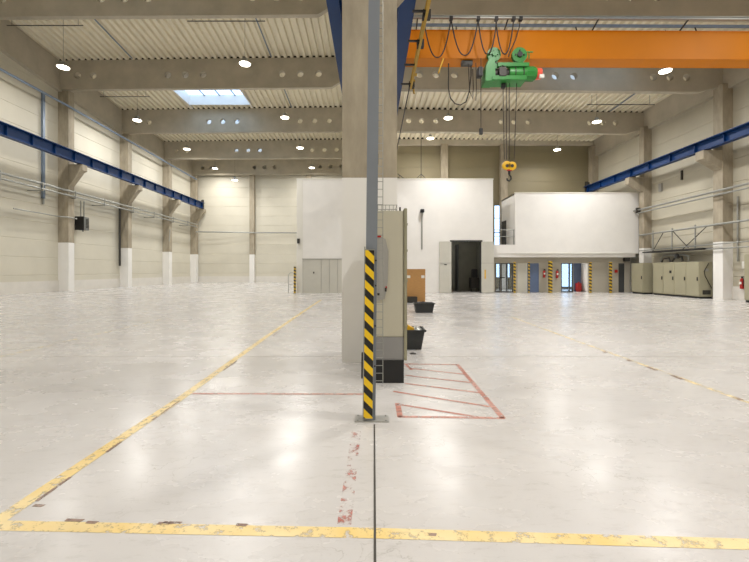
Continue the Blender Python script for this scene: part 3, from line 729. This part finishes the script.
# sensor with vertical conduit on the cabin wall
t = thing('wall_camera', 'small black camera on a thin vertical conduit on the white cabin wall', 'camera', (3.33, cy-.01, 0))
MB().box(-.12, .12, -.28, 0, 5.36, 5.56).cyl((0, -.28, 5.46), (0, -.36, 5.46), .08, 12).build('body', 'black', t, bevel=.01)
MB().box(-.045, .035, -.05, 0, 2.9, 5.36).build('conduit', 'galv', t)
# bridles above the cabin roof
t = thing('suspension_bridle', 'thin suspension rod with splayed legs standing on the white cabin roof', 'rod', (3.5, 28.5, 7.625))
MB().cyl((0, 0, .75), (0, 0, 4.5), .025, 6).build('rod', 'dark', t)
b = MB()
for dx, dy in ((-.75, 0), (.75, 0), (0, .5)): b.bar((0, 0, .75), (dx, dy, .0), .04, .04)
split(b, 'leg', 'dark', t)
t = thing('slanted_bars', 'pair of slanted dark bars above the cabin roof beside the middle column', 'bar', (2.0, 29.5, 7.63))
MB().bar((-.1, 0, 1.0), (1.2, 0, .0), .05, .05).build('bar', 'dark', t); MB().bar((-.1, 0, .75), (.9, 0, 0), .05, .05).build('bar', 'dark', t)
MB().bar((.0, 0, .0), (.0, 0, .92), .04, .04).build('stay', 'dark', t)

# ------------------------------------------------------------------ office block with raised white box
oy = 27.4
struct(MB().box(9.65, 17.98, 26.95, 27.15, 2.68, 6.72).box(9.65, 9.85, 27.15, 29.8, 2.68, 6.72).box(9.65, 17.78, 27.15, 29.8, 6.62, 6.72).box(9.85, 17.78, 29.6, 29.8, 2.68, 6.62).build('wall_mezzanine', 'white'), 'raised white box of the office block above the glass doors', 'wall')
struct(MB().box(9.6, 18.0, 26.92, 26.95, 6.7, 6.76).box(9.6, 18.0, 26.92, 26.95, 2.64, 2.70).build('trim_2', 'label'), 'pale edge strips of the raised white box', 'trim')
struct(MB().box(8.1, 17.79, 27.0, YBR, 2.4, 2.68).build('ceiling_office', 'white'), 'slab between the office ground floor and balcony', 'slab')
struct(MB().box(8.1, 9.65, 26.96, 27.0, 2.66, 3.24).build('wall_balcony', 'white'), 'low white balcony front between the cabin and the raised box', 'wall')
t = thing('balcony_railing', 'thin metal railing of the balcony in the gap by the white cabin', 'railing', (8.1, 27.1, 3.2))
MB().cyl((0, 0, 1.05), (1.55, 0, 1.05), .025, 8).build('top_rail', 'galv', t); MB().cyl((0, 0, .6), (1.55, 0, .6), .02, 8).build('mid_rail', 'galv', t)
b = MB(); b.cyl((.05, 0, -.5), (.05, 0, 1.05), .025, 8).cyl((1.5, 0, -.5), (1.5, 0, 1.05), .025, 8); split(b, 'post', 'galv', t)
struct(MB().box(10.62, 11.05, YBR-.9, YBR, 2.68, 6.9).build('trim_3', 'frame'), 'dark grey pier beside the balcony window', 'pier')
struct(MB().box(9.61, 9.648, 28.75, 29.65, 2.7, 5.1).build('door_4', 'frame'), 'narrow dark door in the side of the raised white box beside the balcony', 'door')
# ground floor facade
def X(px_, Y=oy): return (px_-372)/400*Y
ops = [(495.3, 500.5, 2.0), (501.0, 513.0, 2.0), (517.5, 539.0, 2.0), (561.0, 573.0, 2.0), (573.5, 588.5, 2.0), (618.5, 624.5, 2.0)]
struct(wall_open(oy, oy+.12, 8.1, 17.7, 0, 2.4, [(X(a), X(b_), 0, h) for a, b_, h in ops]).build('wall_office', 'office'), 'beige office front under the raised white box', 'wall')
def door_frame(n, a, b_, h, label, cat='door', panes=True, m='frame', ms=None):
    xa, xb = X(a), X(b_); f = .05
    q = MB().box(xa, xa+f, oy-.02, oy+.1, 0, h).box(xb-f, xb, oy-.02, oy+.1, 0, h).box(xa, xb, oy-.02, oy+.1, h-f, h).box(xa, xb, oy-.0, oy+.08, 0, .08)
    if ms: q.box(X(ms)-.03, X(ms)+.03, oy-.02, oy+.1, 0, h)
    o = struct(q.build('door_%d' % n, m), label, cat)
    if panes: MB().box(xa+f, xb-f, oy+.03, oy+.045, .08, h-f).build('pane', 'glass', o)
    return o
door_frame(5, 495.3, 500.5, 2.0, 'narrow glazed strip beside the white cabin corner')
dd = door_frame(6, 501.0, 513.0, 2.0, 'double glass office door with dark frame beside the white cabin', ms=506.8)
MB().box(X(500.2)-.02, X(500.2)+.3, oy-.1, oy-.04, .98, 1.04).build('handle', 'black', dd)
D = struct(MB().box(X(517.5), X(527.5), oy+.02, oy+.07, 0, 2.0).build('door_7', 'greyd'), 'grey leaf left of the blue office door', 'door')
D = struct(MB().box(X(527.8), X(539), oy+.02, oy+.08, 0, 2.0).build('door_8', 'bluegrey', bevel=.005), 'solid blue-grey office door', 'door')
MB().box(X(529.5), X(530.3), oy-.05, oy+.02, .98, 1.04).build('handle', 'black', D)
door_frame(9, 561.0, 573.0, 2.0, 'bright glazed exit door standing against daylight', ms=569.5)
struct(MB().box(14.3, 14.84, 28.4, 28.5, 0, 2.4).build('wall_lobby', 'bluegrey'), 'blue-grey lobby wall behind the bright exit door', 'wall')
tag(MB().box(14.42, 14.72, 28.1, 28.36, .1, .6).cyl((14.57, 28.2, .6), (14.57, 28.2, .7), .06, 10).box(14.45, 14.69, 28.13, 28.33, 0, .1).build('red_cabinet', 'red'), 'dark red fire cabinet low behind the open office doorway', 'cabinet')
struct(MB().box(X(618.5), X(624.5), oy+.03, oy+.08, 0, 2.0).build('door_10', 'frame'), 'narrow dark door at the right end of the office front', 'door')
# low interior of the offices: side walls to keep daylight in place
struct(MB().box(X(541), X(543), oy+.12, YBR, 0, 2.4).box(X(589), X(591), oy+.12, 29.6, 0, 2.4).build('wall_office_inner', 'white'), 'white cross walls inside the office ground floor', 'wall')
for n_, (x, y, z, lb, en) in enumerate(((10.6, 29.3, 2.34, 'ceiling light inside the office behind the double glass door', 50), (13.4, 29.0, 2.34, 'ceiling light in the lobby behind the bright exit door', 50), (5.6, 28.6, 3.82, 'added dim fill light in the room behind the dark cabin doorway', 7))):  # the cabin entry is an added fill light that brightens its dark interior
    t = thing('office_light', lb, 'lamp', (x, y, z), group='office ceiling lights')
    MB().box(-.3, .3, -.3, .3, .02, .06).build('light_frame', 'white', t); MB().box(-.26, .26, -.26, .26, .0, .02).build('diffuser', 'lens' if en > 10 else 'fill_lens', t)
    li = bpy.data.lights.new('office_area', 'AREA'); li.size = .5; li.energy = en; li.color = (1, .97, .93)
    lo = bpy.data.objects.new('office_area', li); COL.objects.link(lo); lo.parent = t; lo.location = (0, 0, -.02)
# horizontal seam and small fittings on the facade
struct(MB().box(X(589.5), X(617), oy-.012, oy, 1.12, 1.15).build('trim_4', 'band'), 'thin horizontal seam on the beige office front', 'trim')
tag(MB().box(X(614.5), X(617), oy-.1, oy, 1.35, 1.55).build('call_point', 'red', bevel=.01), 'small dark red call point on the office front', 'call point')
tag(MB().box(X(623), X(627), oy-.35, oy, 2.12, 2.38).build('wall_speaker', 'dark', bevel=.02), 'small dark box under the raised white box near the right wall', 'box')
# hazard posts
def hpost(x, y, w, h, label):
    t = thing('hazard_post', label, 'post', (x, y, 0), group='yellow and black hazard posts')
    MB().box(-w/2, w/2, -w/2, w/2, .012, h).build('post', 'hazsmall', t)
    MB().box(-w/2-.06, w/2+.06, -w/2-.06, w/2+.06, 0, .012).build('base_plate', 'dark', t)
    MB().box(-w/2, w/2, -w/2, w/2, h, h+.01).build('cap', 'yellow', t)
for p, w, h, lb in ((514.6, .115, 2.05, 'hazard striped post right of the double glass door'), (529, .085, 2.05, 'hazard striped post in front of the blue office door'), (550.3, .2, 2.12, 'thickest hazard striped post, between the two wall extinguishers'), (590.4, .12, 2.05, 'hazard striped post right of the dark open doorway'), (610.6, .13, 2.05, 'hazard striped post nearest the right wall')):
    hpost(X(p, 26.75), 26.75, w, h, lb)
hpost(-5.1, 26.45, .13, 1.75, 'short hazard striped post at the left corner of the white cabin')
t = thing('barrier_frame', 'thin metal hoop barrier beside the left corner of the white cabin', 'barrier', (-5.45, 26.45, 0))
MB().tube([(-.08, 0, 0), (-.08, 0, 1.2), (.05, 0, 1.35), (.22, 0, 1.35)], .02, 8).build('hoop', 'galv', t); MB().cyl((-.08, 0, .6), (.2, 0, .6), .016, 8).build('cross_bar', 'galv', t)

# fire extinguishers
def extinguisher(x, y, z, label, rz=0, s=1.0):
    t = thing('fire_extinguisher', label, 'fire extinguisher', (x, y, z), rz, 'fire extinguishers')
    MB().lathe([(.075*s, 0), (.08*s, .02*s), (.08*s, .42*s), (.06*s, .48*s), (.03*s, .5*s)], (0, 0, 0), 18).build('cylinder_body', 'red', t, smooth=True)
    MB().lathe([(.03*s, .5*s), (.03*s, .56*s)], (0, 0, 0), 12).box(-.02*s, .09*s, -.015*s, .015*s, .55*s, .6*s).build('valve', 'black', t)
    MB().tube([(.03*s, 0, .55*s), (.11*s, -.02*s, .48*s), (.1*s, -.03*s, .3*s), (.09*s, -.03*s, .12*s)], .014*s, 8).build('hose', 'black', t)
    MB().box(-.06*s, .06*s, -.086*s, -.075*s, .22*s, .34*s).build('label', 'label', t)
extinguisher(X(543.3), oy-.14, 1.02, 'fire extinguisher on the office front, left of the thick hazard post', s=.95)
extinguisher(X(556.2), oy-.14, .98, 'fire extinguisher on the office front, right of the thick hazard post', s=1.0)
extinguisher(18.2, 19.68, .60, 'fire extinguisher on the right wall beside the near column', -PI/2, s=1.02)

# ------------------------------------------------------------------ right wall machine cabinets
def cabinet(x, y, z, w, d, h, doors, label):
    """Doors on the -X face, d along Y."""
    t = thing('machine_cabinet', label, 'cabinet', (x, y, z), group='beige machine cabinets')
    MB().box(.02, w, .0, d, .1, h).build('body', 'beige', t, bevel=.012)
    MB().box(.05, w-.02, .03, d-.03, 0, .1).build('plinth', 'black', t)
    for k in range(doors):
        y0, y1 = d*k/doors+.012, d*(k+1)/doors-.012
        dr = MB().box(-.005, .02, y0, y1, .14, h-.04).build('door', 'beige', t, bevel=.004)
        MB().box(-.03, -.005, (y0+.05), (y0+.11), h*.48, h*.58).build('handle', 'black', dr)
    return t
c = cabinet(17.45, 21.35, 0, .74, 3.5, 1.98, 4, 'long beige four-door machine cabinet along the right wall')
MB().box(.2, .62, -.015, .0, .22, .45).build('vent_panel', 'dark', c); MB().box(.3, .5, -.012, .0, 1.45, 1.6).build('gauge_plate', 'band', c)
MB().tube([(.5, -.03, 1.9), (.25, -.04, 1.45), (.3, -.04, 1.2), (.66, -.03, .55)], .018, 8).build('hose', 'black', c)
MB().box(-.02, -.005, 1.95, 2.1, 1.35, 1.5).build('gauge', 'black', c)
cabinet(17.12, 25.3, 0, .64, 1.1, 1.98, 1, 'small beige cabinet standing beyond the long cabinet, in front of the far column')
cabinet(17.6, 16.3, 0, .7, 2.62, 2.26, 3, 'beige cabinet cut by the right edge of the picture')
pp = thing('pipework', 'bundle of grey pipes and valves on top of the long beige cabinet', 'pipework', (17.9, 22.6, 1.995))
MB().tube([(0, 0, .02), (0, 0, .3), (0, .4, .42), (0, 1.9, .42), (0, 2.2, .2), (0, 2.2, .02)], .055, 8).build('pipe', 'galv', pp, smooth=True)
MB().tube([(-.12, .3, .02), (-.12, .35, .28), (-.12, .8, .3), (-.12, 1.1, .05)], .06, 8).build('pipe', 'dark', pp, smooth=True)
MB().tube([(-.15, 1.2, .02), (-.15, 1.3, .25), (-.15, 1.75, .22), (-.15, 1.9, .02)], .05, 8).build('pipe', 'dark', pp, smooth=True)
MB().lathe([(.1, 0), (.12, .05), (.12, .2), (.05, .3)], (-.1, .75, .2), 14).build('valve', 'frame', pp, smooth=True)
# pipe rack between the right columns
t = thing('pipe_rack', 'light steel truss rack above the long beige cabinet', 'rack', (17.72, 20.9, 0))
MB().cyl((0, -6, 3.9), (0, 5.6, 3.83), .055, 10).build('top_chord', 'galv', t, smooth=True)
MB().cyl((-.02, -6, 2.92), (-.02, 5.6, 2.8), .03, 8).build('lower_chord', 'galv', t, smooth=True)
for y, q in ((1.0, 1), (2.7, 1), (4.3, 1)):
    MB().box(-.03, .03, y, y+.06, 2.72, 4.0).build('upright', 'galv', t)
for (ya, za), (yb, zb_) in (((.25, 3.85), (1.9, 2.7)), ((2.7, 3.85), (1.5, 2.75)), ((3.4, 3.85), (4.3, 2.75))):
    MB().bar((0, ya, za), (0, yb, zb_+.02), .03, .03).build('diagonal', 'dark', t)
tag(MB().box(17.5, 18.25, 21.2, 25.9, 2.63, 2.71).build('cable_duct', 'black'), 'black shelf-like cable duct above the long beige cabinet', 'duct')
for z0, z1, y1, lb in ((5.62, 5.5, 26.9, 'upper of the long paired pipes on the right wall'), (5.42, 5.3, 26.5, 'lower of the long paired pipes on the right wall')):
    pipe('wall_pipe', [(17.62, 12, z0+.02), (17.62, y1, z1)], .06 if z0 > 5.5 else .045, 'galv', lb, group='right wall pipe pair')
tag(MB().box(17.5, 17.75, 26.45, 26.55, 5.3, 5.65).build('pipe_clamp', 'dark'), 'dark clamp at the far end of the right wall pipes', 'clamp')
pipe('wall_pipe', [(17.7, 14, 2.62), (17.7, 21.2, 2.62)], .035, 'galv', 'thin pipe crossing the near right column above the white paint')
pipe('vertical_conduit', [(18.24, 19.95, 5.2), (18.24, 19.95, 1.95)], .04, 'galv', 'vertical conduit on the right wall beyond the near column', 'conduit')
tag(MB().box(18.26, 18.31, 19.5, 19.75, 1.6, 1.95).build('wall_plate', 'label'), 'small white notice plate above the right wall extinguisher', 'plate')
tag(MB().box(18.22, 18.32, 25.2, 25.45, 6.5, 7.0).build('wall_box', 'band'), 'small grey box on the right wall just below the blue rail', 'box')
tag(MB().box(18.24, 18.32, 23.55, 23.65, 6.85, 7.4).build('wall_bracket', 'dark'), 'dark bracket on the right wall under the middle of the blue rail', 'bracket')

# ------------------------------------------------------------------ foreground: steel post with hazard guard
P = thing('steel_post', 'slim grey steel post with yellow and black striped guard in the foreground', 'post', (-.022, 3.98, 0))
P.rotation_euler = (0, math.radians(.6), 0)
MB().box(-.056, .056, .0, .012, .008, 7.3).box(-.056, .056, .12, .132, .008, 7.3).box(-.006, .006, .012, .12, .008, 7.3).build('profile', 'grey', P)
MB().box(-.15, .19, -.03, .14, 0, .01).build('base_plate', 'band', P)
b = MB()
for x in (-.12, .16):
    for y in (-.01, .12): b.cyl((x, y, .01), (x, y, .018), .008, 6)
split(b, 'bolt', 'galv', P)
hg = MB().box(-.062, .026, -.034, -.03, .04, 1.70).build('hazard_guard', 'hazard', P)
MB().box(-.066, .03, -.03, -.022, .03, 1.71).box(-.072, -.062, -.034, .09, .03, 1.735).build('guard_channel', 'galv', hg)
b = MB()
for z in (.55, .95, 1.35, 1.6): b.cyl((.044, -.01, z), (.044, .0, z), .009, 8)
split(b, 'guard_screw', 'dark', P)
MB().box(-.09, -.075, .0, .05, .42, .68).build('guard_handle', 'black', P, bevel=.004)
MB().box(.0, .06, .132, .17, 2.6, 2.7).build('cable_clamp', 'dark', P)

# wire ladder tray behind the post
t = thing('cable_ladder', 'narrow galvanised wire cable ladder rising behind the striped post', 'cable ladder', (.082, 5.22, 0))
b = MB().cyl((-.065, 0, .02), (-.065, 0, 9), .006, 6).cyl((.06, 0, .02), (.06, 0, 9), .006, 6)
split(b, 'side_wire', 'galv', t)
b = MB(); z = .06
while z < 9: b.cyl((-.065, 0, z), (.06, 0, z), .005, 5); z += .1
b.build('rungs', 'galv', t)['kind'] = 'stuff'
# tall control cabinet
E = thing('control_cabinet', 'tall beige control cabinet on a black plinth beside the middle column', 'cabinet', (.24, 5.33, 0))
MB().box(-.2, .185, .02, .95, .61, 2.30).build('body', 'cabbeige', E, bevel=.01)
MB().box(-.2, .185, .02, .95, .305, .61).build('lower_panel', 'cabgrey', E)['label'] = 'grey lower panel of the cabinet'
MB().box(-.2, .185, -.0, .9, 0.0, .305).build('plinth', 'black', E)
MB().box(.188, .228, .0, .95, .3, 2.33).build('door_edge', 'beiged', E, bevel=.004)
b = MB()
for z in (.75, 1.35, 1.75, 2.1): b.box(.2, .235, -.012, .0, z, z+.03)
split(b, 'hinge', 'beiged', E)
MB().prism([(-.17, 1.1), (-.07, 1.12), (-.03, 1.35), (-.02, 1.75), (-.06, 1.92), (-.17, 1.98)], 'y', .0, .018).build('side_plate', 'band', E)['label'] = 'translucent grey side plate'
MB().box(-.18, -.12, -.006, .0, 1.94, 1.965).build('warning_label', 'red', E); MB().box(-.06, -.04, -.006, .0, 1.26, 1.29).build('warning_label', 'red', E)
split(MB().box(-.07, -.045, -.012, .0, 1.22, 1.27).box(-.17, -.14, -.012, .0, 1.17, 1.2), 'latch', 'dark', E)
b = MB()
for z in (2.32, 2.38): 
    for (p, q) in (((-.16, .1, z), (.1, .1, z)), ((-.16, .5, z), (.1, .5, z)), ((-.16, .1, z), (-.16, .5, z)), ((.1, .1, z), (.1, .5, z))): b.cyl(p, q, .005, 5)
for k in range(6):
    x = -.16+k*.052; b.cyl((x, .1, 2.30), (x, .1, 2.38), .004, 5).cyl((x, .5, 2.30), (x, .5, 2.38), .004, 5)
ob = b.build('wire_basket', 'galv'); ob.location = (.24, 5.33, .008); tag(ob, 'small wire basket lying on top of the tall control cabinet', 'basket')
tag(MB().cyl((.385, 5.5, 2.30), (.385, 5.5, 2.37), .012, 8).build('cable_gland', 'dark'), 'small dark gland on top right of the control cabinet', 'gland')

# brown board and black bins beyond the cabinet
t = thing('brown_panel', 'brown wooden board standing beyond the tall control cabinet', 'board', (1.75, 18.9, 0))
MB().box(-.9, .77, 0, .05, .02, 1.57).build('board', 'wood', t, bevel=.006)
b = MB().box(.58, .73, -.008, 0, 1.14, 1.27).box(-.12, .06, -.008, 0, 1.14, 1.27); split(b, 'label', 'label', t)
split(MB().box(-.9, -.8, -.2, .25, 0, .04).box(.6, .7, -.2, .25, 0, .04), 'foot', 'dark', t)
MB().box(-.1, .35, -.35, -.05, .0, .28).build('crossbar', 'dark', t)
def bin_(x, y, w, d, h, label):
    t = thing('black_bin', label, 'bin', (x, y, 0), group='black plastic bins')
    bm = MB(); tp = .06; th = .015
    def ring(i, z): return [(-w/2+i, -d/2+i, z), (w/2-i, -d/2+i, z), (w/2-i, d/2-i, z), (-w/2+i, d/2-i, z)]
    seq = [ring(tp, 0), ring(0, h), ring(th, h), ring(tp+th, .02)]
    vs = [[bm.bm.verts.new(p) for p in r] for r in seq]
    for A, B in zip(vs, vs[1:]):
        for k in range(4): bm.bm.faces.new((A[k], A[(k+1) % 4], B[(k+1) % 4], B[k]))
    bm.bm.faces.new(vs[0][::-1]); bm.bm.faces.new(vs[-1])
    bm.build('tub', 'blackp', t)
    MB().box(-w/2-.025, w/2+.025, -d/2-.025, -d/2+.005, h-.035, h).box(-w/2-.025, w/2+.025, d/2-.005, d/2+.025, h-.035, h).box(-w/2-.025, -w/2+.005, -d/2, d/2, h-.035, h).box(w/2-.005, w/2+.025, -d/2, d/2, h-.035, h).build('rim', 'blackp', t, bevel=.006)
    return t
bin_(1.86, 14.40, .70, .55, .34, 'empty black plastic bin in front of the brown board')
bin_(.715, 7.77, .56, .5, .38, 'black plastic bin with yellow rags beside the tall control cabinet')
tag(MB().box(.60, .78, 7.68, 7.86, .22, .43, Matrix.Rotation(.5, 4, 'Y'), (.7, 7.7, .33)).build('yellow_box', 'yellow', bevel=.01), 'yellow piece lying in the black bin beside the cabinet', 'rag')
tag(MB().lathe([(.03, 0), (.1, .04), (.11, .1), (.05, .15)], (.875, 7.84, .25), 12).build('plastic_bundle', 'galv', smooth=True), 'pale grey bundle lying in the black bin beside the cabinet', 'bundle')
tag(MB().box(.62, .68, 7.98, 8.04, .03, .46).build('yellow_rod', 'yellow'), 'yellow rod sticking up from the black bin beside the cabinet', 'rod')
tag(MB().lathe([(.03, 0), (.06, .008), (.03, .02)], (.74, 7.2, 0), 8).build('floor_scrap', 'dark'), 'small dark scrap on the floor in front of the filled bin', 'scrap')

# ------------------------------------------------------------------ world, camera
w = bpy.data.worlds.new('World'); sc.world = w; w.use_nodes = True
bg = w.node_tree.nodes['Background']; bg.inputs['Color'].default_value = (.62, .78, 1, 1); bg.inputs['Strength'].default_value = 3.4
cam = bpy.data.cameras.new('Camera'); co = bpy.data.objects.new('Camera', cam); COL.objects.link(co)
co.location = (0, 0, 1.5); co.rotation_euler = (PI/2, 0, 0)
cam.sensor_width = 36; cam.lens = 36*400/749; cam.shift_x = 2.5/749; cam.shift_y = -10.5/749
cam.clip_start = .05; cam.clip_end = 300
sc.camera = co
sc.view_settings.view_transform = 'Standard'; sc.view_settings.look = 'None'; sc.view_settings.gamma = 1; sc.view_settings.use_curve_mapping = False
sc.view_settings.exposure = 0.06
sc.cycles.max_bounces = 8; sc.cycles.diffuse_bounces = 5; sc.cycles.transparent_max_bounces = 16
